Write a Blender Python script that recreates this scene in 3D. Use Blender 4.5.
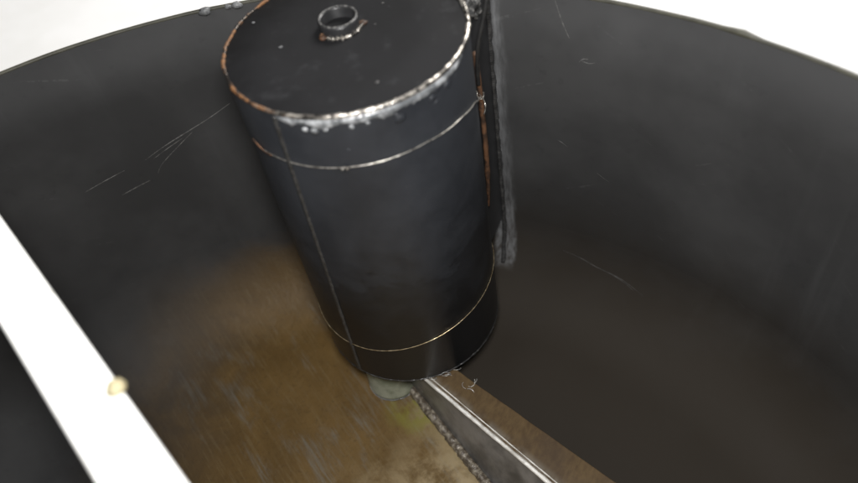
import bpy, bmesh, math, random
from mathutils import Vector, Matrix, noise
random.seed(7)
R = math.radians
for o in list(bpy.data.objects): bpy.data.objects.remove(o)
scene = bpy.context.scene
C = scene.collection
Z0 = 0.55                                  # height of the canister lid above the ground outside the tank

# ---------------------------------------------------------------- camera
cd = bpy.data.cameras.new('camera'); cam = bpy.data.objects.new('camera', cd); C.objects.link(cam)
cx = Vector((0.98049198, -0.1484196, -0.12886852))
cu = Vector((0.19655908, 0.7403587, 0.64283242))
cb = Vector((0.0, -0.65562232, 0.75508899))
cam.matrix_world = Matrix(((cx.x, cu.x, cb.x, 0.0337), (cx.y, cu.y, cb.y, -0.5272), (cx.z, cu.z, cb.z, 0.3401 + Z0), (0, 0, 0, 1)))
cd.sensor_fit = 'HORIZONTAL'; cd.sensor_width = 36; cd.lens = 31.47
cd.clip_start = 0.01; cd.clip_end = 200
cd.dof.use_dof = True; cd.dof.focus_distance = 0.76; cd.dof.aperture_fstop = 3.0
scene.camera = cam

# ---------------------------------------------------------------- world, lamps, exposure
w = bpy.data.worlds.new('World'); scene.world = w; w.use_nodes = True
bgn = w.node_tree.nodes['Background']
bgn.inputs[0].default_value = (0.95, 0.97, 1.0, 1); bgn.inputs[1].default_value = 0.07

def area(name, loc, target, size, energy, col):
    l = bpy.data.lights.new(name, 'AREA'); l.shape = 'DISK'; l.size = size; l.energy = energy; l.color = col
    o = bpy.data.objects.new(name, l); C.objects.link(o); o.location = loc
    o.rotation_euler = (Vector(target) - Vector(loc)).to_track_quat('-Z', 'Y').to_euler()
    return o
area('fill_light', (-1.9, -1.0, 2.1 + Z0), (0.1, 0, 0.3), 1.6, 11, (1.0, 0.97, 0.93))  # added fill to lift the right tank wall, no fixture seen
area('fill_light', (2.0, 2.3, 2.7 + Z0), (0.1, 0.8, 0.0), 1.6, 250, (1.0, 0.98, 0.95))  # added to burn out the ground beyond the rim, source unseen
area('camera_flash', (0.045, -0.50, 0.42 + Z0), (0.10, -0.05, 0.34), 0.12, 8.6, (1.0, 0.99, 0.975))
vs = scene.view_settings
vs.view_transform = 'Standard'; vs.look = 'None'; vs.exposure = 0.0; vs.gamma = 1.0; vs.use_curve_mapping = False

# ---------------------------------------------------------------- helpers
T = Vector((-0.116, -0.418, 0)); RT = 0.55       # tank axis and radius

def thing(name, label, cat, loc, group=None):
    o = bpy.data.objects.new(name, None); C.objects.link(o); o.location = loc; o.empty_display_size = 0.05
    o['label'] = label; o['category'] = cat
    if group: o['group'] = group
    return o
def tag(o, label, cat, group=None):
    o['label'] = label; o['category'] = cat
    if group: o['group'] = group
    return o
def base_of(p):
    v = Vector((0, 0, 0))
    while p is not None: v += p.location; p = p.parent
    return v
def obj(name, vf, mat, parent=None, loc=None, smooth=True):
    """vf = (verts in lid-relative world space, faces)"""
    verts, faces = vf
    off = base_of(parent) if parent else Vector(loc if loc else (0, 0, 0))
    me = bpy.data.meshes.new(name)
    me.from_pydata([(v[0] - off.x, v[1] - off.y, v[2] + Z0 - off.z) for v in verts], [], faces)
    me.update()
    bm = bmesh.new(); bm.from_mesh(me); bmesh.ops.recalc_face_normals(bm, faces=bm.faces); bm.to_mesh(me); bm.free()
    if smooth:
        for p in me.polygons: p.use_smooth = True
    me.materials.append(mat)
    o = bpy.data.objects.new(name, me); C.objects.link(o)
    if parent: o.parent = parent
    else: o.location = off
    return o
def bevel(o, wd, seg=2):
    m = o.modifiers.new('bevel', 'BEVEL'); m.width = wd; m.segments = seg; m.limit_method = 'ANGLE'; m.angle_limit = R(35)
    return o
def join(*vfs):
    V = []; F = []
    for v, f in vfs:
        n = len(V); V += list(v); F += [tuple(i + n for i in q) for q in f]
    return V, F
def lathe(prof, ctr, n=160, a0=0, a1=360, closed=True):
    """prof: list of (r, z) -> surface of revolution about ctr"""
    V = []; F = []; full = abs(a1 - a0) >= 359.9; m = n if full else n + 1
    for i in range(m):
        a = R(a0 + (a1 - a0) * i / n)
        for r, z in prof: V.append((ctr[0] + r * math.cos(a), ctr[1] + r * math.sin(a), z))
    k = len(prof); kk = k if closed else k - 1
    for i in range(n):
        j = (i + 1) % m
        for q in range(kk):
            q2 = (q + 1) % k
            F.append((i * k + q, j * k + q, j * k + q2, i * k + q2))
    return V, F
def tube(pts, rad, seg=8, closed=False, lump=0.0, freq=1.0, seed=0, flat=None):
    """tube along pts; rad number or list; lump = relative surface noise"""
    pts = [Vector(p) for p in pts]; n = len(pts); V = []; F = []
    up = None
    for i, p in enumerate(pts):
        if closed: t = pts[(i + 1) % n] - pts[i - 1]
        else: t = pts[min(i + 1, n - 1)] - pts[max(i - 1, 0)]
        if t.length < 1e-9: t = Vector((0, 0, 1))
        t.normalize()
        if up is None:
            up = Vector((0, 0, 1)) if abs(t.z) < 0.8 else Vector((1, 0, 0))
        u = up - t * up.dot(t); u.normalize(); up = u; s = t.cross(u)
        r = rad[i] if isinstance(rad, (list, tuple)) else rad
        for k in range(seg):
            a = 2 * math.pi * k / seg
            d = u * math.cos(a) + s * math.sin(a)
            q = p + d * r
            if lump: q = p + d * r * (1 + lump * noise.noise(q * freq + Vector((seed, seed * 2.3, 0))) * 2)
            V.append(tuple(q))
    for i in range(n if closed else n - 1):
        j = (i + 1) % n
        for k in range(seg):
            k2 = (k + 1) % seg
            F.append((i * seg + k, j * seg + k, j * seg + k2, i * seg + k2))
    if not closed:
        F.append(tuple(range(seg))[::-1]); F.append(tuple((n - 1) * seg + k for k in range(seg)))
    return V, F
def blob(c, rx, ry, rz, lump=0.25, freq=120, seed=0, rot=0, sub=2):
    bm = bmesh.new(); bmesh.ops.create_icosphere(bm, subdivisions=sub, radius=1)
    V = []
    for v in bm.verts:
        d = v.co.copy(); s = 1 + lump * noise.noise(d * 1.7 + Vector((seed * 3.1, seed, 0)))
        x, y, z = d.x * rx * s, d.y * ry * s, d.z * rz * s
        V.append((c[0] + x * math.cos(rot) - y * math.sin(rot), c[1] + x * math.sin(rot) + y * math.cos(rot), c[2] + z))
    F = [tuple(v.index for v in f.verts) for f in bm.faces]; bm.free()
    return V, F
def on_can(a, z, r=0.1): return Vector((r * math.cos(R(a)), r * math.sin(R(a)), z))
def on_wall(a, z, r=RT): return Vector((T.x + r * math.cos(R(a)), T.y + r * math.sin(R(a)), z))
def resample(pts, n):
    pts = [Vector(p) for p in pts]; out = []
    m = len(pts) - 1
    for i in range(n + 1):
        t = i / n * m; k = min(int(t), m - 1); f = t - k
        p0 = pts[max(k - 1, 0)]; p1 = pts[k]; p2 = pts[k + 1]; p3 = pts[min(k + 2, m)]
        out.append(0.5 * ((2 * p1) + (p2 - p0) * f + (2 * p0 - 5 * p1 + 4 * p2 - p3) * f * f + (3 * p1 - p0 - 3 * p2 + p3) * f ** 3))
    return out

# ---------------------------------------------------------------- materials
class N:
    def __init__(s, name):
        s.m = bpy.data.materials.new(name); s.m.use_nodes = True; s.t = s.m.node_tree; s.b = s.t.nodes['Principled BSDF']
        g = s.t.nodes.new('ShaderNodeNewGeometry'); s.pos = g.outputs['Position']
    def new(s, kind, **k):
        n = s.t.nodes.new(kind)
        for a, v in k.items(): setattr(n, a, v)
        return n
    def put(s, sock, v):
        if hasattr(v, 'links') or hasattr(v, 'is_linked'): s.t.links.new(v, sock)
        else: sock.default_value = v
    def math(s, op, a, b=0.0, clamp=False):
        n = s.new('ShaderNodeMath', operation=op, use_clamp=clamp); s.put(n.inputs[0], a); s.put(n.inputs[1], b); return n.outputs[0]
    def noise(s, scale, detail=4, rough=0.55, stretch=(1, 1, 1), dist=0.0, rot=(0, 0, 0)):
        mp = s.new('ShaderNodeMapping', vector_type='TEXTURE'); mp.inputs['Scale'].default_value = tuple(1.0 / q for q in stretch); mp.inputs['Rotation'].default_value = rot
        s.t.links.new(s.pos, mp.inputs['Vector'])
        n = s.new('ShaderNodeTexNoise'); n.inputs['Scale'].default_value = scale; n.inputs['Detail'].default_value = detail
        n.inputs['Roughness'].default_value = rough; n.inputs['Distortion'].default_value = dist
        s.t.links.new(mp.outputs[0], n.inputs['Vector']); return n.outputs['Fac']
    def step(s, v, a, b, lo=0.0, hi=1.0):
        n = s.new('ShaderNodeMapRange'); n.interpolation_type = 'SMOOTHSTEP'
        s.put(n.inputs['Value'], v); n.inputs['From Min'].default_value = a; n.inputs['From Max'].default_value = b
        n.inputs['To Min'].default_value = lo; n.inputs['To Max'].default_value = hi; return n.outputs[0]
    def mix(s, f, a, b):
        n = s.new('ShaderNodeMix', data_type='RGBA'); s.put(n.inputs[0], f)
        s.put(n.inputs[6], a + (1,) if isinstance(a, tuple) else a); s.put(n.inputs[7], b + (1,) if isinstance(b, tuple) else b)
        return n.outputs[2]
    def xyz(s):
        n = s.new('ShaderNodeSeparateXYZ'); s.t.links.new(s.pos, n.inputs[0]); return n.outputs
    def plane(s, nx, ny, nz, d):
        """nx*x + ny*y + nz*z + d"""
        o = s.xyz(); v = s.math('MULTIPLY', o[0], nx)
        v = s.math('ADD', v, s.math('MULTIPLY', o[1], ny)); v = s.math('ADD', v, s.math('MULTIPLY', o[2], nz))
        return s.math('ADD', v, d)
    def bump(s, h, strength, dist=0.001):
        n = s.new('ShaderNodeBump'); n.inputs['Strength'].default_value = strength; n.inputs['Distance'].default_value = dist
        s.t.links.new(h, n.inputs['Height']); s.t.links.new(n.outputs[0], s.b.inputs['Normal']); return n
    def done(s, col, rough, metal=0.0, spec=0.5, **k):
        c = col + (1,) if isinstance(col, tuple) else col
        s.put(s.b.inputs['Base Color'], c); s.put(s.b.inputs['Roughness'], rough); s.put(s.b.inputs['Metallic'], metal)
        s.put(s.b.inputs['Specular IOR Level'], spec)
        for a, v in k.items(): s.put(s.b.inputs[a.replace('_', ' ')], v)
        return s.m

def mat_tank():
    n = N('black_scaled_steel_with_brown_residue'); x, y, z = n.xyz()
    big = n.noise(6, 5); fine = n.noise(90, 4, 0.6); streak = n.noise(22, 4, 0.6, (1, 1, 0.06)); cloud = n.noise(14, 5, 0.6, dist=0.6)
    base = n.mix(n.step(big, 0.35, 0.7), (0.031, 0.031, 0.0315), (0.048, 0.048, 0.0485))
    base = n.mix(n.math('MULTIPLY', n.step(streak, 0.55, 0.8), 0.35), base, (0.075, 0.076, 0.078))
    base = n.mix(n.math('MULTIPLY', n.step(fine, 0.58, 0.8), 0.25), base, (0.015, 0.015, 0.016))
    scuff = n.math('MAXIMUM', n.step(n.noise(28, 3, 0.5, (0.35, 0.35, 9), rot=(R(25), R(20), 0)), 0.70, 0.74), n.step(n.noise(24, 3, 0.5, (0.4, 0.4, 8), rot=(R(-30), R(35), R(40))), 0.71, 0.75))
    base = n.mix(n.math('MULTIPLY', n.math('MULTIPLY', scuff, n.step(n.noise(160, 3), 0.45, 0.6)), 0.16), base, (0.12, 0.12, 0.12))
    # grey primer brushed over the plate weld
    ca, sa = math.cos(R(63.6)), math.sin(R(63.6))
    tt = n.math('ADD', n.plane(-sa, ca, 0, T.x * sa - T.y * ca), n.math('MULTIPLY', n.math('SUBTRACT', n.noise(70, 4, 0.6, (1, 1, 0.3)), 0.5), 0.012))
    rad_ = n.plane(ca, sa, 0, -T.x * ca - T.y * sa)
    band = n.math('MULTIPLY', n.step(tt, -0.0165, -0.005), n.step(tt, 0.006, 0.001))
    lowp = n.math('MULTIPLY', n.math('MULTIPLY', n.step(tt, -0.017, -0.010), n.step(tt, 0.013, 0.007)), n.step(z, Z0 - 0.285, Z0 - 0.31))
    band = n.math('MULTIPLY', n.math('MAXIMUM', n.math('MULTIPLY', band, 0.8), lowp), n.math('MULTIPLY', n.step(rad_, 0.40, 0.45), n.step(z, Z0 - 0.408, Z0 - 0.392)))
    band = n.math('MULTIPLY', band, n.step(n.noise(200, 4, 0.6, (1, 1, 0.2)), 0.2, 0.75))
    # brown oily residue, thick on the side of the sump in front of the angle iron
    side = n.plane(-0.81, -0.586, 0, 0.0063 * 0.81 - 0.105 * 0.586)
    zz = n.math('ADD', z, n.math('MULTIPLY', n.math('SUBTRACT', cloud, 0.5), 0.09))
    low = n.step(zz, Z0 - 0.325, Z0 - 0.435, 0, 1)
    xl = n.plane(1, -0.3, 0, 0.0)
    xl = n.math('ADD', xl, n.math('MULTIPLY', n.math('SUBTRACT', cloud, 0.5), 0.10))
    left = n.step(xl, -0.42, -0.19)
    front = n.math('MAXIMUM', n.step(side, -0.02, 0.012), n.step(x, -0.05, -0.09))
    film = n.math('MULTIPLY', n.math('MULTIPLY', low, left), front)
    brush = n.noise(75, 6, 0.72, (0.35, 4.0, 0.6), rot=(0, 0, R(-63)))
    grit = n.noise(230, 4, 0.7)
    brown = n.mix(n.step(cloud, 0.25, 0.75), (0.074, 0.043, 0.012), (0.112, 0.067, 0.021))
    brown = n.mix(n.math('MULTIPLY', n.step(grit, 0.52, 0.7), 0.5), brown, (0.05, 0.03, 0.010))
    brown = n.mix(n.math('MULTIPLY', n.step(brush, 0.48, 0.7), 0.35), brown, (0.15, 0.112, 0.058))
    # thin places where the grey steel shows through; reflected sheen painted in with them
    worn_sheen = n.math('MULTIPLY', n.step(n.noise(13, 5, 0.65, (0.7, 1.5, 1), dist=0.3, rot=(0, 0, R(-63))), 0.50, 0.64), n.math('MULTIPLY', n.step(z, Z0 - 0.425, Z0 - 0.44), n.step(brush, 0.38, 0.62)))
    brown = n.mix(n.math('MULTIPLY', worn_sheen, 0.55), brown, (0.115, 0.108, 0.092))
    # tan patches with reflections off the liquid painted in, towards the low middle
    pale = n.math('MULTIPLY', n.step(n.plane(0.35, -1, 0, 0), 0.08, 0.20), n.step(n.noise(34, 8, 0.68, dist=0.25), 0.36, 0.64))
    brown = n.mix(n.math('MULTIPLY', pale, 0.75), brown, (0.30, 0.235, 0.135))
    weldside = n.math('MULTIPLY', n.math('MULTIPLY', n.step(side, 0.045, 0.0), n.step(y, -0.07, -0.10)), n.step(n.noise(40, 4, 0.6), 0.3, 0.6))
    brown = n.mix(n.math('MULTIPLY', weldside, 0.6), brown, (0.26, 0.22, 0.13))
    gx = n.math('MULTIPLY', n.plane(1, 0, 0, 0.02), 1.0); gy = n.plane(0, 1, 0, 0.088)
    gr = n.math('SQRT', n.math('ADD', n.math('MULTIPLY', gx, gx), n.math('MULTIPLY', gy, gy)))
    green = n.math('MULTIPLY', n.step(gr, 0.045, 0.012), n.step(n.noise(60, 4), 0.35, 0.6))
    brown = n.mix(n.math('MULTIPLY', green, 0.8), brown, (0.14, 0.13, 0.02))
    col = n.mix(film, base, brown)
    # thin brown tint lower on the wall behind the angle iron
    tint = n.math('MULTIPLY', n.step(zz, Z0 - 0.22, Z0 - 0.44, 0, 1), n.math('SUBTRACT', 1.0, front))
    col = n.mix(n.math('MULTIPLY', tint, 0.85), col, (0.022, 0.0165, 0.0105))
    col = n.mix(n.math('MULTIPLY', band, 0.8), col, (0.16, 0.163, 0.168))
    rough = n.math('ADD', n.step(big, 0.3, 0.7, 0.66, 0.76), n.math('MULTIPLY', film, -0.12))
    h = n.math('ADD', n.math('MULTIPLY', fine, 0.25), n.math('MULTIPLY', n.math('MULTIPLY', n.noise(75, 3, 0.5, (1, 0.6, 1), 1.5), film), 1.6))
    n.bump(h, 0.22, 0.0022)
    return n.done(col, rough, 0.0, n.math('ADD', 0.16, n.math('MULTIPLY', film, 0.06)))
def mat_black(name, c0, c1, r0, r1, fade_wet=False, spec=0.5):
    n = N(name); big = n.noise(11, 5, 0.6); fine = n.noise(160, 3)
    col = n.mix(n.step(big, 0.3, 0.7), c0, c1)
    dust = n.step(n.noise(420, 2), 0.72, 0.78)
    col = n.mix(n.math('MULTIPLY', dust, 0.30), col, (0.12, 0.12, 0.12))
    rough = n.step(big, 0.35, 0.7, r0, r1)
    runs = n.noise(55, 4, 0.6, (1, 1, 0.05)); col = n.mix(n.math('MULTIPLY', n.step(runs, 0.55, 0.75), 0.4), col, (0.030, 0.031, 0.033))
    if fade_wet:
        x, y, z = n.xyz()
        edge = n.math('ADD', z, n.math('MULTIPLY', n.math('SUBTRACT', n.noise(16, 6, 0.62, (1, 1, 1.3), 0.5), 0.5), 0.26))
        falloff_smears = n.step(edge, Z0 - 0.12, Z0 - 0.29)  # darkening painted in for the light falling off down the side
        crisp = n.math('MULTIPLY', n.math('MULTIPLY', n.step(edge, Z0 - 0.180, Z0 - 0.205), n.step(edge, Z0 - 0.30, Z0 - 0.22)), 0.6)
        falloff_smears = n.math('MAXIMUM', n.math('MULTIPLY', falloff_smears, 0.9), crisp)  # painted falloff joined with the liquid smears at mid height
        col = n.mix(falloff_smears, col, (0.0045, 0.0045, 0.0048))
        rough = n.math('SUBTRACT', rough, n.math('MULTIPLY', falloff_smears, 0.16))
    n.bump(n.math('ADD', fine, n.math('MULTIPLY', big, 2.0)), 0.10, 0.0012)
    return n.done(col, rough, 0.0, spec)
def mat_weld():
    n = N('silver_weld_with_rust'); x, y, z = n.xyz()
    f = n.noise(130, 5, 0.65); f2 = n.noise(38, 4)
    s = n.math('ADD', n.plane(1, -0.45, 0, 0), n.math('MULTIPLY', n.math('SUBTRACT', f2, 0.5), 0.12))
    left = n.step(s, 0.012, -0.045, 0, 1)
    rust = n.math('MULTIPLY', n.math('MAXIMUM', left, n.step(f2, 0.62, 0.68)), n.step(n.noise(60, 5, 0.7), 0.45, 0.56))
    col = n.mix(n.step(f, 0.42, 0.58), (0.05, 0.046, 0.042), (0.62, 0.58, 0.52))
    dull = n.mix(left, col, (0.05, 0.042, 0.036))
    col = n.mix(rust, dull, n.mix(n.noise(300, 3), (0.07, 0.033, 0.013), (0.24, 0.105, 0.034)))
    n.bump(f, 0.5, 0.0012)
    return n.done(col, n.math('ADD', 0.32, n.math('MULTIPLY', rust, 0.4)), n.math('SUBTRACT', 0.8, n.math('MULTIPLY', rust, 0.75)), 0.5)
def mat_simple(name, c0, c1, scale, r, metal=0.0, bmp=0.2, lo=0.38, hi=0.62, dist=0.001, spec=0.5, stretch=(1, 1, 1), rot=(0, 0, 0), **k):
    n = N(name); f = n.noise(scale, 5, 0.62, stretch, rot=rot)
    n.bump(f, bmp, dist)
    return n.done(n.mix(n.step(f, lo, hi), c0, c1), r, metal, spec, **k)
def mat_flange():
    n = N('rusty_brown_flange'); f = n.noise(85, 6, 0.7, (0.9, 1.8, 1), rot=(0, 0, R(54))); b = n.noise(20, 4)
    side = n.plane(-0.81, -0.586, 0, 0.0063 * 0.81 - 0.105 * 0.586)
    col = n.mix(n.step(f, 0.3, 0.7), (0.060, 0.036, 0.015), (0.098, 0.064, 0.028))
    col = n.mix(n.math('MULTIPLY', n.step(b, 0.45, 0.7), 0.5), col, (0.045, 0.03, 0.02))
    edge = n.math('MULTIPLY', n.step(side, -0.013, -0.002), n.step(n.noise(70, 4), 0.35, 0.6))
    col = n.mix(n.math('MULTIPLY', edge, 0.6), col, (0.17, 0.155, 0.13))
    n.bump(f, 0.15, 0.001)
    return n.done(col, 0.5, 0.1, 0.4)
M = dict(
    tank=mat_tank(),
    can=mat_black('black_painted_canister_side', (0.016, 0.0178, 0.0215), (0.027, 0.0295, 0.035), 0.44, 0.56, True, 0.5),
    lid=mat_black('black_painted_lid', (0.007, 0.007, 0.0075), (0.011, 0.011, 0.012), 0.72, 0.85, False, 0.12),
    black=mat_black('black_painted_steel', (0.014, 0.014, 0.015), (0.026, 0.026, 0.027), 0.3, 0.5),
    weld=mat_weld(),
    seam=mat_simple('dark_weld_bead', (0.035, 0.035, 0.035), (0.22, 0.215, 0.205), 330, 0.42, 0.2, 0.5, 0.42, 0.72),
    bead=mat_simple('painted_weld_bead', (0.022, 0.022, 0.022), (0.055, 0.054, 0.053), 160, 0.32, 0.1, 0.25, 0.35, 0.75),
    goo=mat_simple('grey_set_sealant', (0.10, 0.105, 0.11), (0.34, 0.35, 0.36), 110, 0.22, 0, 0.3, 0.4, 0.68),
    wire=mat_simple('bright_steel_wire', (0.25, 0.23, 0.20), (0.62, 0.60, 0.55), 260, 0.3, 0.8),
    brass=mat_simple('brassy_wire', (0.30, 0.22, 0.12), (0.62, 0.52, 0.34), 200, 0.3, 0.8),
    rust=mat_simple('brown_rusty_rod', (0.03, 0.018, 0.012), (0.115, 0.055, 0.027), 90, 0.6, 0.1, 0.4),
    cable=mat_simple('black_cable', (0.012, 0.012, 0.012), (0.022, 0.021, 0.02), 60, 0.4),
    primer=mat_simple('grey_brushed_primer', (0.085, 0.087, 0.09), (0.20, 0.205, 0.21), 260, 0.5, 0, 0.3, 0.40, 0.72, stretch=(1, 1, 0.35)),
    flange=mat_flange(),
    web=mat_simple('grey_bare_steel_web', (0.075, 0.073, 0.072), (0.25, 0.245, 0.24), 22, 0.36, 0.35, 0.1, 0.3, 0.7),
    ridge=mat_simple('steel_ridge_highlight', (0.45, 0.43, 0.39), (0.74, 0.72, 0.68), 60, 0.35, 0.25, 0.1),  # flash highlight on the ridge painted as a light colour
    footweld=mat_simple('brown_and_grey_weld', (0.06, 0.046, 0.032), (0.26, 0.23, 0.18), 200, 0.42, 0.1, 0.4, 0.40, 0.72),
    stub=mat_simple('milky_green_plastic', (0.12, 0.13, 0.09), (0.21, 0.215, 0.165), 45, 0.4, 0, 0.05),
    swarf=mat_simple('bright_steel_shaving', (0.3, 0.3, 0.29), (0.55, 0.54, 0.52), 200, 0.35, 0.6),
    white=mat_simple('white_grimy_paint', (0.45, 0.43, 0.38), (0.82, 0.82, 0.80), 38, 0.5, 0, 0.05, 0.25, 0.42),
    cork=mat_simple('yellowed_plug', (0.24, 0.20, 0.11), (0.36, 0.32, 0.20), 90, 0.6),
    scratch=mat_simple('bare_scratch', (0.10, 0.10, 0.10), (0.24, 0.24, 0.235), 150, 0.45, 0.3, 0.1),
    ground=mat_simple('white_ground', (0.82, 0.82, 0.81), (0.88, 0.88, 0.88), 3, 0.85, 0, 0.05),
    rim=mat_simple('olive_dull_rim_edge', (0.03, 0.029, 0.02), (0.05, 0.048, 0.034), 60, 0.5),
)

# ---------------------------------------------------------------- ground outside the tank
g = obj('ground', ([(-30, -30, -Z0), (30, -30, -Z0), (30, 30, -Z0), (-30, 30, -Z0)], [(0, 1, 2, 3)]), M['ground'], smooth=False)
g['kind'] = 'structure'

# ---------------------------------------------------------------- the big open tank
tank = thing('open_tank', 'large round open black steel tank with brown residue on its floor', 'tank', (T.x, T.y, 0))
RIMZ = -0.03
WZ = -0.335
obj('wall', lathe([(RT, WZ), (RT, -0.25), (RT, -0.17), (RT, -0.10), (RT, RIMZ), (RT + 0.005, RIMZ), (RT + 0.005, -Z0 + 0.001)], T, 256, closed=False), M['tank'], tank)
prof = []
for i in range(21):
    a = R(86 * i / 20); prof.append((0.44 + 0.11 * math.cos(a), WZ - 0.11 * math.sin(a)))
pr, pz = prof[-1]
def floor_z(r):
    if r <= pr: return pz - (pr - r) * 0.079
    for (r0, z0), (r1, z1) in zip(prof, prof[1:]):
        if r1 <= r <= r0: return z0 + (z1 - z0) * (r - r0) / (r1 - r0)
    return WZ
fp = prof + [(pr * k / 14, floor_z(pr * k / 14)) for k in range(13, 0, -1)] + [(0.0008, floor_z(0))]
obj('floor_dish', lathe(fp, T, 256, closed=False), M['tank'], tank)
# rolled rim edge, a little uneven
rp = []; rr = []
for i in range(420):
    a = 360 * i / 420
    k = 0.0006 * noise.noise(Vector((math.cos(R(a)) * 9, math.sin(R(a)) * 9, 3)))
    bumpz = 0.0012 * math.exp(-((a - 40.2) / 0.9) ** 2)
    rp.append(on_wall(a, RIMZ + 0.0005 + k + bumpz, RT + 0.0025)); rr.append(0.0021 + 0.0012 * math.exp(-((a - 40.4) / 1.0) ** 2))
obj('rim', tube(rp, rr, 8, True, 0.05, 60), M['rim'], tank)
for a, s in ((91.6, 0.005), (88.4, 0.0045), (89.3, 0.003)):
    obj('weld_lump', blob(on_wall(a, RIMZ + 0.001, RT - 0.001), s * 1.3, s * 0.7, s * 0.8, 0.5, seed=a, rot=R(a - 90)), M['primer'], tank)
def ribbon_on_wall(pts, wd, n=24):
    ps = resample([Vector((p[0], p[1], 0)) for p in pts], n); V = []; F = []
    for i, p in enumerate(ps):
        q = ps[min(i + 1, n)] - ps[max(i - 1, 0)]; dx = R(q.x) * RT; dz = q.y; L = math.hypot(dx, dz) or 1
        wv = wd * (0.25 + 0.75 * math.sin(math.pi * (i + 0.5) / (n + 1))) * (0.7 + 0.6 * random.random())
        rad = RT - 0.0006
        if p.y < WZ: rad = 0.44 + math.sqrt(max(0.11 ** 2 - (p.y - WZ) ** 2, 0)) - 0.0006
        for s in (-1, 1):
            V.append(on_wall(p.x - s * math.degrees(dz / L * wv / RT), p.y + s * dx / L * wv, rad))
    for i in range(n): F.append((2 * i, 2 * i + 1, 2 * i + 3, 2 * i + 2))
    return V, F
scr = [([(111.5, -.1853), (109, -.182), (106.6, -.1791)], .0004), ([(108.3, -.2086), (106.5, -.206), (104.7, -.2037)], .0005),
       ([(104.1, -.1761), (101.5, -.167), (98.2, -.1571), (95.5, -.148), (92.9, -.1367)], .0005), ([(103.6, -.1985), (102.6, -.188), (100, -.172), (98.0, -.160)], .0003),
       ([(103.2, -.178), (101, -.170), (99.2, -.164)], .0003), ([(55.8, -.3686), (53.4, -.372), (51.2, -.3769), (47.9, -.3804), (44.8, -.3884)], .0005),
       ([(50.5, -.3775), (48, -.3815), (46, -.3875)], .0003), ([(57.0, -.034), (56.3, -.055), (55.6, -.0709)], .0004), ([(54.6, -.0952), (54.2, -.091), (53.7, -.0900)], .0005),
       ([(54.4, -.093), (53.6, -.0945), (53.0, -.0925)], .0003), ([(56.8, -.197), (56.2, -.2), (55.6, -.2045)], .0003), ([(52.2, -.231), (51.6, -.235), (50.8, -.239)], .0003),
       ]
for p, wd in scr: obj('scratch', ribbon_on_wall(p, wd), M['scratch'], tank)

# ---------------------------------------------------------------- the canister
can = thing('canister', 'tall black painted steel canister with flat welded lid fixed inside the tank', 'canister', (0, 0, Z0 - 0.376))
HB = -0.376
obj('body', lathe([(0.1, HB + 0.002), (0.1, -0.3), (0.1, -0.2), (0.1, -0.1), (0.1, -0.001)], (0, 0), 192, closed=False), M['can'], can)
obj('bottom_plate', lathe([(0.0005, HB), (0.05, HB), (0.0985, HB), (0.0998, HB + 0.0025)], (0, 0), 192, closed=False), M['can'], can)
NC = (-0.003, 0.0135)
lid = obj('lid', lathe([(0.0985, -0.0012), (0.0978, 0.0), (0.06, 0.0004), (0.02, 0.0006), (0.0005, 0.0006)], (0, 0), 128, closed=False), M['lid'], can)
pts = []; rad = []
for i in range(720):
    a = i * 0.5
    rip = 0.5 + 0.5 * math.sin(i * 1.9 + 2.5 * noise.noise(Vector((i * 0.02, 0, 0))))
    big = noise.noise(Vector((i * 0.045, 5, 0)))
    pts.append(on_can(a, 0.0002 + 0.0006 * big, 0.0992 + 0.0005 * big)); rad.append((0.0014 if 130 < a < 235 else 0.0018) + 0.0002 * rip + 0.0005 * big)
obj('lid_weld', tube(pts, rad, 10, True, 0.12, 220), M['weld'], can)
# sealant that ran down below the weld
V = []; F = []; n = 150; rows = 7
for i in range(n + 1):
    a = -126 + 96 * i / n
    e = min(1, i / 12, (n - i) / 12)
    L = (0.004 + 0.0045 * (0.5 + noise.noise(Vector((a * 0.11, 0, 0)))) + 0.0035 * max(0, noise.noise(Vector((a * 0.5, 4, 0))))) * (0.4 + 0.6 * e)
    for k in range(rows + 1):
        t = k / rows
        thick = 0.0017 * e * (math.sqrt(max(0, 1 - (2 * t - 1) ** 2 * 0.98)) - 0.12) * (1 + 0.5 * noise.noise(Vector((a * 0.6, t * 3, 1))))
        V.append(on_can(a, -0.0018 - L * t, 0.1 + thick))
for i in range(n):
    for k in range(rows):
        q = i * (rows + 1) + k; F.append((q, q + 1, q + rows + 2, q + rows + 1))
obj('sealant_run', (V, F), M['goo'], can)
for a, z, s in ((-108.9, -.0115, .0030), (-113, -.0105, .0024), (-104, -.0105, .0022), (-93, -.0105, .0022), (-86, -.0100, .0018)):
    obj('sealant_drip', blob(on_can(a, z, 0.1004), s, s * 0.55, s * 0.85, 0.4, seed=a, rot=R(a + 90)), M['goo'], can)
for a, z, s in ((-72, -.016, .0048), (-73, -.0125, .0028), (-55, -.014, .0034), (-52, -.0085, .0042), (-45, -.0125, .0042), (-53, -.020, .0024), (-97, -.033, .0018), (-38, -.013, .0015)):
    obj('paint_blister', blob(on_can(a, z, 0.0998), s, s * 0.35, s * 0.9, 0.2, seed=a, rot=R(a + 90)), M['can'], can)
# vertical seam weld
sp = []; sr = []
for i in range(500):
    t = i / 499; sp.append(on_can(-127 - 7 * t, -0.003 - 0.37 * t, 0.0998)); sr.append(0.0021 + 0.00015 * math.sin(i * 1.9) + 0.0003 * noise.noise(Vector((i * 0.1, 0, 9))))
obj('seam_weld', tube(sp, sr, 8, False, 0.06, 200), M['bead'], can)
# bottom edge weld, thin with bright flecks
bp = [on_can(i * 0.75, HB + 0.001 + 0.0004 * noise.noise(Vector((i * 0.2, 0, 0))), 0.0997) for i in range(480)]
obj('bottom_weld', tube(bp, 0.0009, 6, True, 0.5, 300), M['bead'], can)
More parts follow.
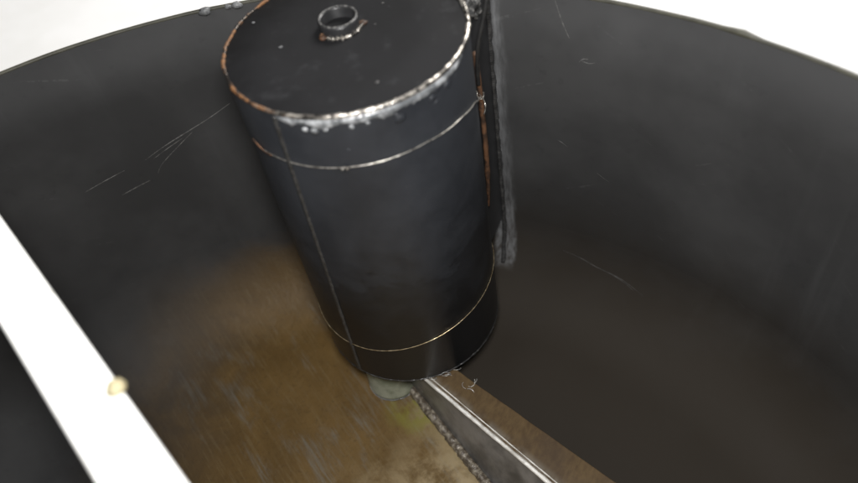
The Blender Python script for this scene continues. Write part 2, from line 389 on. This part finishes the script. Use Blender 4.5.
# pipe stub on the lid
nip = obj('pipe_nipple', lathe([(0.0168, 0.0), (0.0168, 0.0085), (0.0160, 0.0098), (0.0146, 0.0098), (0.0138, 0.0088), (0.0138, -0.06)], NC, 64, closed=False), M['black'], can)
obj('lip', tube([(NC[0] + 0.0153 * math.cos(R(a)), NC[1] + 0.0153 * math.sin(R(a)), 0.0099) for a in range(0, 360, 5)], 0.0008, 6, True, 0.3, 300), M['seam'], nip)
wp = []; wr = []
for i in range(90):
    a = -150 + 150 * i / 89
    wp.append((NC[0] + 0.0182 * math.cos(R(a)), NC[1] + 0.0182 * math.sin(R(a)), 0.0014)); wr.append(0.0016 + 0.0006 * math.sin(i * 0.9) + 0.0005 * noise.noise(Vector((i * 0.2, 3, 3))))
obj('nipple_weld', tube(wp, wr, 8, False, 0.3, 300), M['weld'], nip)
for a in (-138, -8):
    obj('rust_lump', blob((NC[0] + 0.0195 * math.cos(R(a)), NC[1] + 0.0195 * math.sin(R(a)), 0.0018), 0.0032, 0.0026, 0.0018, 0.5, seed=a), M['rust'], nip)
for x, y, s in ((-0.0524, 0.0012, .0018), (0.035, 0.0353, .0012), (0.019, -0.0689, .0016), (0.0253, 0.007, .0009), (-.075, .045, .0014)):
    obj('paint_fleck', blob((x, y, 0.0008), s, s * 0.7, s * 0.35, 0.5, seed=x * 99), M['primer' if x < 0 else 'seam'], lid)
# drain stub underneath
SC = (-0.040, -0.044)
st = obj('drain_stub', lathe([(0.030, HB + 0.001), (0.030, -0.444), (0.0312, -0.4455), (0.0312, -0.4515), (0.0285, -0.452), (0.027, -0.450), (0.027, HB + 0.001)], SC, 64, closed=False), M['stub'], can)
obj('stub_rim', tube([(SC[0] + 0.0308 * math.cos(R(a)), SC[1] + 0.0308 * math.sin(R(a)), -0.4510) for a in range(0, 360, 5)], 0.0010, 6, True, 0.2, 200), M['goo'], st)
# mounting plate between canister and wall
A = Vector((0.0965, 0.024, 0)); B = Vector((0.1275, 0.0762, 0)); d = (B - A).normalized(); nn = Vector((-d.y, d.x, 0)) * 0.0015
V = []
for z in (-0.012, -0.330):
    for q in (A - nn, B - nn, B + nn, A + nn): V.append((q.x, q.y, z))
bevel(obj('mounting_plate', (V, [(0, 1, 2, 3), (7, 6, 5, 4), (0, 4, 5, 1), (1, 5, 6, 2), (2, 6, 7, 3), (3, 7, 4, 0)]), M['black'], can, smooth=False), 0.0006)
wp = []; wr = []
for i in range(500):
    t = i / 499; z = -0.036 - 0.362 * t
    r = RT if z > WZ else 0.44 + math.sqrt(0.11 ** 2 - (z - WZ) ** 2)
    wp.append(on_wall(63.6 + 0.15 * noise.noise(Vector((i * 0.05, 0, 2))), z, r - 0.001)); wr.append(0.0028 + 0.0002 * math.sin(i * 1.7) + 0.0006 * noise.noise(Vector((i * 0.05, 7, 0))))
obj('plate_weld', tube(wp, wr, 9, False, 0.10, 300), M['bead'], can)
for i, (x, y, z, s) in enumerate(((0.104, 0.034, -0.018, .008), (0.110, 0.045, -0.024, .006), (0.1, 0.028, -0.030, .005), (0.107, 0.04, -0.010, .006), (0.113, 0.05, -0.035, .005))):
    obj('weld_lump', blob((x, y, z), s, s * 0.9, s * 1.2, 0.7, seed=i + 2, sub=3), M['seam'], can)
for i, (a, z, s) in enumerate(((64.2, -.292, .0022), (64.9, -.308, .0018), (64.3, -.300, .0012))):
    obj('weld_lump', blob(on_wall(a, z, RT - 0.007), s, s, s, 0.5, seed=i), M['swarf'], can)

# ---------------------------------------------------------------- rod, cable and wires
rod = obj('rusty_rod', tube(resample([(0.1052, 0.0160, -0.052), (0.1062, 0.0158, -0.10), (0.1068, 0.0165, -0.16), (0.1060, 0.0200, -0.21), (0.1045, 0.0225, -0.255)], 60),
          [0.0026 if i < 45 else 0.0026 - 0.0016 * (i - 45) / 15 for i in range(61)], 8, False, 0.2, 120), M['rust'], loc=(0.106, 0.016, Z0 - 0.255))
tag(rod, 'thin brown rusty rod standing upright between the canister and the tank wall', 'rod')
cab = obj('black_cable', tube(resample([(0.1052, 0.0135, -0.085), (0.1055, 0.0125, -0.065), (0.1085, 0.0135, -0.042), (0.1155, 0.0175, -0.02), (0.121, 0.022, 0.0), (0.124, 0.03, 0.03), (0.13, 0.06, 0.045), (0.14, 0.10, 0.02), (0.146, 0.118, -0.02), (0.15, 0.130, -0.08)], 70), 0.0020, 8), M['cable'], loc=(0.106, 0.0125, Z0 - 0.08))
tag(cab, 'thin black cable rising over the tank rim beside the rusty rod', 'cable')
def loop(fn, n=300): return [fn(360 * i / n) for i in range(n)]
def upz(a):
    z = -0.0488
    if a > -62: z -= 0.0046 * min(1, (a + 62) / 23)
    if a > -39: z -= 0.0096 * min(1, (a + 39) / 18)
    if a > -21: z -= 0.0350 * min(1, (a + 21) / 29)
    if a > 20: z += 0.03 * min(1, (a - 20) / 60)
    return z + 0.0004 * noise.noise(Vector((a * 0.05, 0, 0)))
def uprad(a): return 0.1010 + 0.0052 * math.exp(-((a - 8) / 12) ** 2)
wu = thing('tie_wire', 'thin silver wire round the upper canister, twisted round the rusty rod', 'wire', (0, 0, Z0 - 0.05), 'tie wires round the canister')
obj('strand', tube(resample([on_can(a, upz(a), uprad(a)) for a in range(-150, 152, 4)], 320), 0.0005, 6, False, 0.2, 300), M['wire'], wu)
kn = []
for i in range(60):
    t = i / 59; a = t * 2 * math.pi * 2.2
    kn.append((0.1063 + 0.0033 * math.cos(a) * (1 - 0.2 * t), 0.0155 + 0.0038 * math.sin(a), -0.0975 - 0.0035 * t))
kn += [(0.109, 0.010, -0.104), (0.1085, 0.0075, -0.109), (0.1065, 0.006, -0.114)]
obj('knot', tube(resample(kn, 150), 0.0005, 6), M['wire'], wu)
obj('twist', tube([on_can(-98.5 - 0.25 * i, upz(-98.5) + 0.0012 * math.cos(i * 0.7), 0.1012 + 0.0012 * math.sin(i * 0.7) + 0.0008) for i in range(16)], 0.0006, 6), M['wire'], wu)
obj('bent_tip', tube(resample([on_can(-151, -0.0440, 0.1020), on_can(-147, -0.0462, 0.1018), on_can(-143, -0.0492, 0.1014), on_can(-138, -0.0492, 0.1012)], 16), 0.0009, 6), M['rust'], wu)
wl = obj('tie_wire', tube(loop(lambda a: on_can(a, -0.3045 - 0.0125 * math.cos(R(a + 168)) - 0.003 * math.sin(R(2 * a)), 0.1009), 360), 0.00045, 6, True, 0.2, 300), M['brass'], loc=(0, 0, Z0 - 0.305))
tag(wl, 'thin brassy wire looped round the canister just above its bottom edge', 'wire', 'tie wires round the canister')

# ---------------------------------------------------------------- angle iron on the tank floor
iron = thing('angle_iron', 'brown steel angle iron with bright edge welded across the tank floor', 'angle iron', (0.05, -0.16, Z0 - 0.46))
P0 = Vector((0.0064, -0.1064, 0)); D = (Vector((0.1030, -0.2398, 0)) - P0).normalized(); L0 = (Vector((0.1030, -0.2398, 0)) - P0).length
NF = Vector((-D.y, D.x, 0))                     # towards the wall behind
if NF.x < 0: NF = -NF
TOP = -0.3775
def width(s): return 0.0300 + 0.010 * max(0, min(1.5, s / L0))
def foot(s):
    f0 = Vector((-0.0128, -0.0746, 0)); f1 = Vector((0.0472, -0.1946, 0))
    fd = (f1 - f0).normalized()
    sp = (f1 - P0).dot(D)
    if s <= sp: t = (s - (f0 - P0).dot(D)) / ((f1 - f0).dot(D)); p = f0 + (f1 - f0) * t
    else: p = f1 + D * (s - sp)
    return Vector((p.x, p.y, floor_z((p - T).length)))
s0, s1, n = -0.075, 0.47, 60
V = []; F = []
for i in range(n + 1):
    s = s0 + (s1 - s0) * i / n; p = P0 + D * s; q = p + NF * width(s); e = 0.0006 * noise.noise(Vector((s * 40, 0, 0)))
    V += [(p.x, p.y, TOP), (q.x + NF.x * e, q.y + NF.y * e, TOP - 0.0005), (q.x + NF.x * e, q.y + NF.y * e, TOP - 0.006), (p.x + NF.x * 0.002, p.y + NF.y * 0.002, TOP - 0.006)]
for i in range(n):
    for k in range(4): F.append((4 * i + k, 4 * i + (k + 1) % 4, 4 * i + 4 + (k + 1) % 4, 4 * i + 4 + k))
F += [(0, 1, 2, 3), tuple(4 * n + k for k in (3, 2, 1, 0))]
bevel(obj('top_flange', (V, F), M['flange'], iron, smooth=False), 0.0008)
V = []; F = []; m = 6
for i in range(n + 1):
    s = s0 + (s1 - s0) * i / n; p = P0 + D * s; f = foot(s)
    a = Vector((p.x, p.y, TOP - 0.002)) - NF * 0.0002
    for k in range(m + 1): V.append(tuple(a.lerp(f, k / m)))
    for k in range(m, -1, -1): V.append(tuple(a.lerp(f, k / m) + NF * 0.004 + Vector((0, 0, -0.005 if k == 0 else 0))))
mm = 2 * m + 2
for i in range(n):
    for k in range(mm): F.append((mm * i + k, mm * i + (k + 1) % mm, mm * i + mm + (k + 1) % mm, mm * i + mm + k))
obj('web', (V, F), M['web'], iron, smooth=False)
rp = [P0 + D * (s0 + (s1 - s0) * i / 200) + Vector((0, 0, TOP - 0.0006)) - NF * 0.0004 for i in range(201)]
obj('edge_highlight', tube(rp, 0.0022, 8, False, 0.15, 120), M['ridge'], iron)  # painted highlight running along the corner
rp = [P0 + D * (s0 + (s1 - s0) * i / 200) + Vector((0, 0, TOP + 0.0006)) + NF * 0.0042 for i in range(201)]
obj('highlight_line', tube(rp, 0.0006, 6, False, 0.4, 90), M['ridge'], iron)  # second painted highlight, just inside the corner
wp = []; wr = []
for i in range(900):
    s = s0 + (s1 - s0) * i / 899; f = foot(s)
    wp.append(f - NF * 0.0035 + Vector((0, 0, 0.001))); wr.append(0.0058 + 0.0002 * math.sin(i * 1.9) + 0.0008 * noise.noise(Vector((i * 0.06, 1, 0))))
obj('foot_weld', tube(wp, wr, 12, False, 0.10, 240), M['footweld'], iron)

# ---------------------------------------------------------------- metal shavings
def curl(c, r, turns, ang, rise, th=0.0003):
    pts = []
    for i in range(28):
        t = i / 27; a = ang + t * turns * 2 * math.pi; k = r * (0.8 + 0.5 * t)
        pts.append((c[0] + k * math.cos(a) - r * math.cos(ang), c[1] + k * math.sin(a) - r * math.sin(ang), c[2] + th + rise * t * (0.6 + 0.4 * math.sin(a))))
    return tube(pts, th, 5)
sh = [((0.0300, -0.1010), .0060, .22, 1, .002, 'long bright shaving lying on the angle iron nearest the canister'),
      ((0.0395, -0.1120), .0050, .30, 2.5, .003, 'open bright metal sliver second in the row on the angle iron'),
      ((0.0440, -0.1190), .0046, .42, 4, .004, 'most curled metal sliver in the middle of the angle iron shavings'),
      ((0.0500, -0.1270), .0050, .25, .4, .003, 'small metal shaving lowest on the angle iron'),
      ((0.0520, -0.1165), .0040, .2, 5.2, .002, 'short faint shaving near the far edge of the angle iron')]
for (x, y), r, tn, an, ri, lab in sh:
    tag(obj('metal_shaving', curl((x, y, TOP + 0.0005), r, tn, an, ri), M['swarf'], loc=(x, y, Z0 + TOP)), lab, 'shaving', 'loose metal shavings')
for a, tn, an, r, lab in ((-78, 1.2, 0.3, .0042, 'largest looped wire shaving caught on the canister bottom edge'),
                       (-86, .8, 2.2, .0030, 'small bent shaving caught left of the loop on the canister bottom'),
                       (-70, .5, 4.0, .0034, 'flat shaving caught right of the loop on the canister bottom')):
    c = on_can(a, HB + 0.003, 0.1015)
    pts = []
    for i in range(28):
        t = i / 27; q = an + t * tn * 2 * math.pi
        pts.append(c + Vector((math.cos(q) * r + r * t, -0.0004 - 0.002 * t, math.sin(q) * r * 0.8)))
    tag(obj('metal_shaving', tube(pts, 0.00034, 5), M['swarf'], loc=tuple(c + Vector((0, 0, Z0)))), lab, 'shaving', 'loose metal shavings')

# ---------------------------------------------------------------- white bar across the opening
bar = thing('white_bar', 'white painted flat bar lying across the tank opening close to the camera', 'bar', (-0.16, -0.29, Z0 - 0.026))
E0 = Vector((-0.200, -0.2146, 0)); E1 = Vector((-0.114, -0.3462, 0)); BD = (E1 - E0).normalized(); BN = Vector((BD.y, -BD.x, 0))
if BN.x > 0: BN = -BN
def chord(p, d):
    q = p - T; b = q.dot(d); c = q.dot(q) - (RT + 0.02) ** 2
    return -b + math.sqrt(b * b - c)
ta = -chord(E0, -BD); tb = chord(E0, BD)
V = []
for z in (-0.0255, -0.016):
    for t, o in ((ta, 0), (tb, 0), (tb, 0.036), (ta, 0.036)):
        p = E0 + BD * t + BN * o; V.append((p.x, p.y, z))
bevel(obj('strip', (V, [(3, 2, 1, 0), (4, 5, 6, 7), (0, 1, 5, 4), (1, 2, 6, 5), (2, 3, 7, 6), (3, 0, 4, 7)]), M['white'], bar, smooth=False), 0.003, 3)
pc = E0 + BD * 0.0785 + BN * 0.0015
o = obj('plug', blob((pc.x, pc.y, -0.0145), 0.0058, 0.0062, 0.0042, 0.2, seed=3, sub=3), M['cork'], bar); o['label'] = 'small yellowish plug on the edge of the bar'
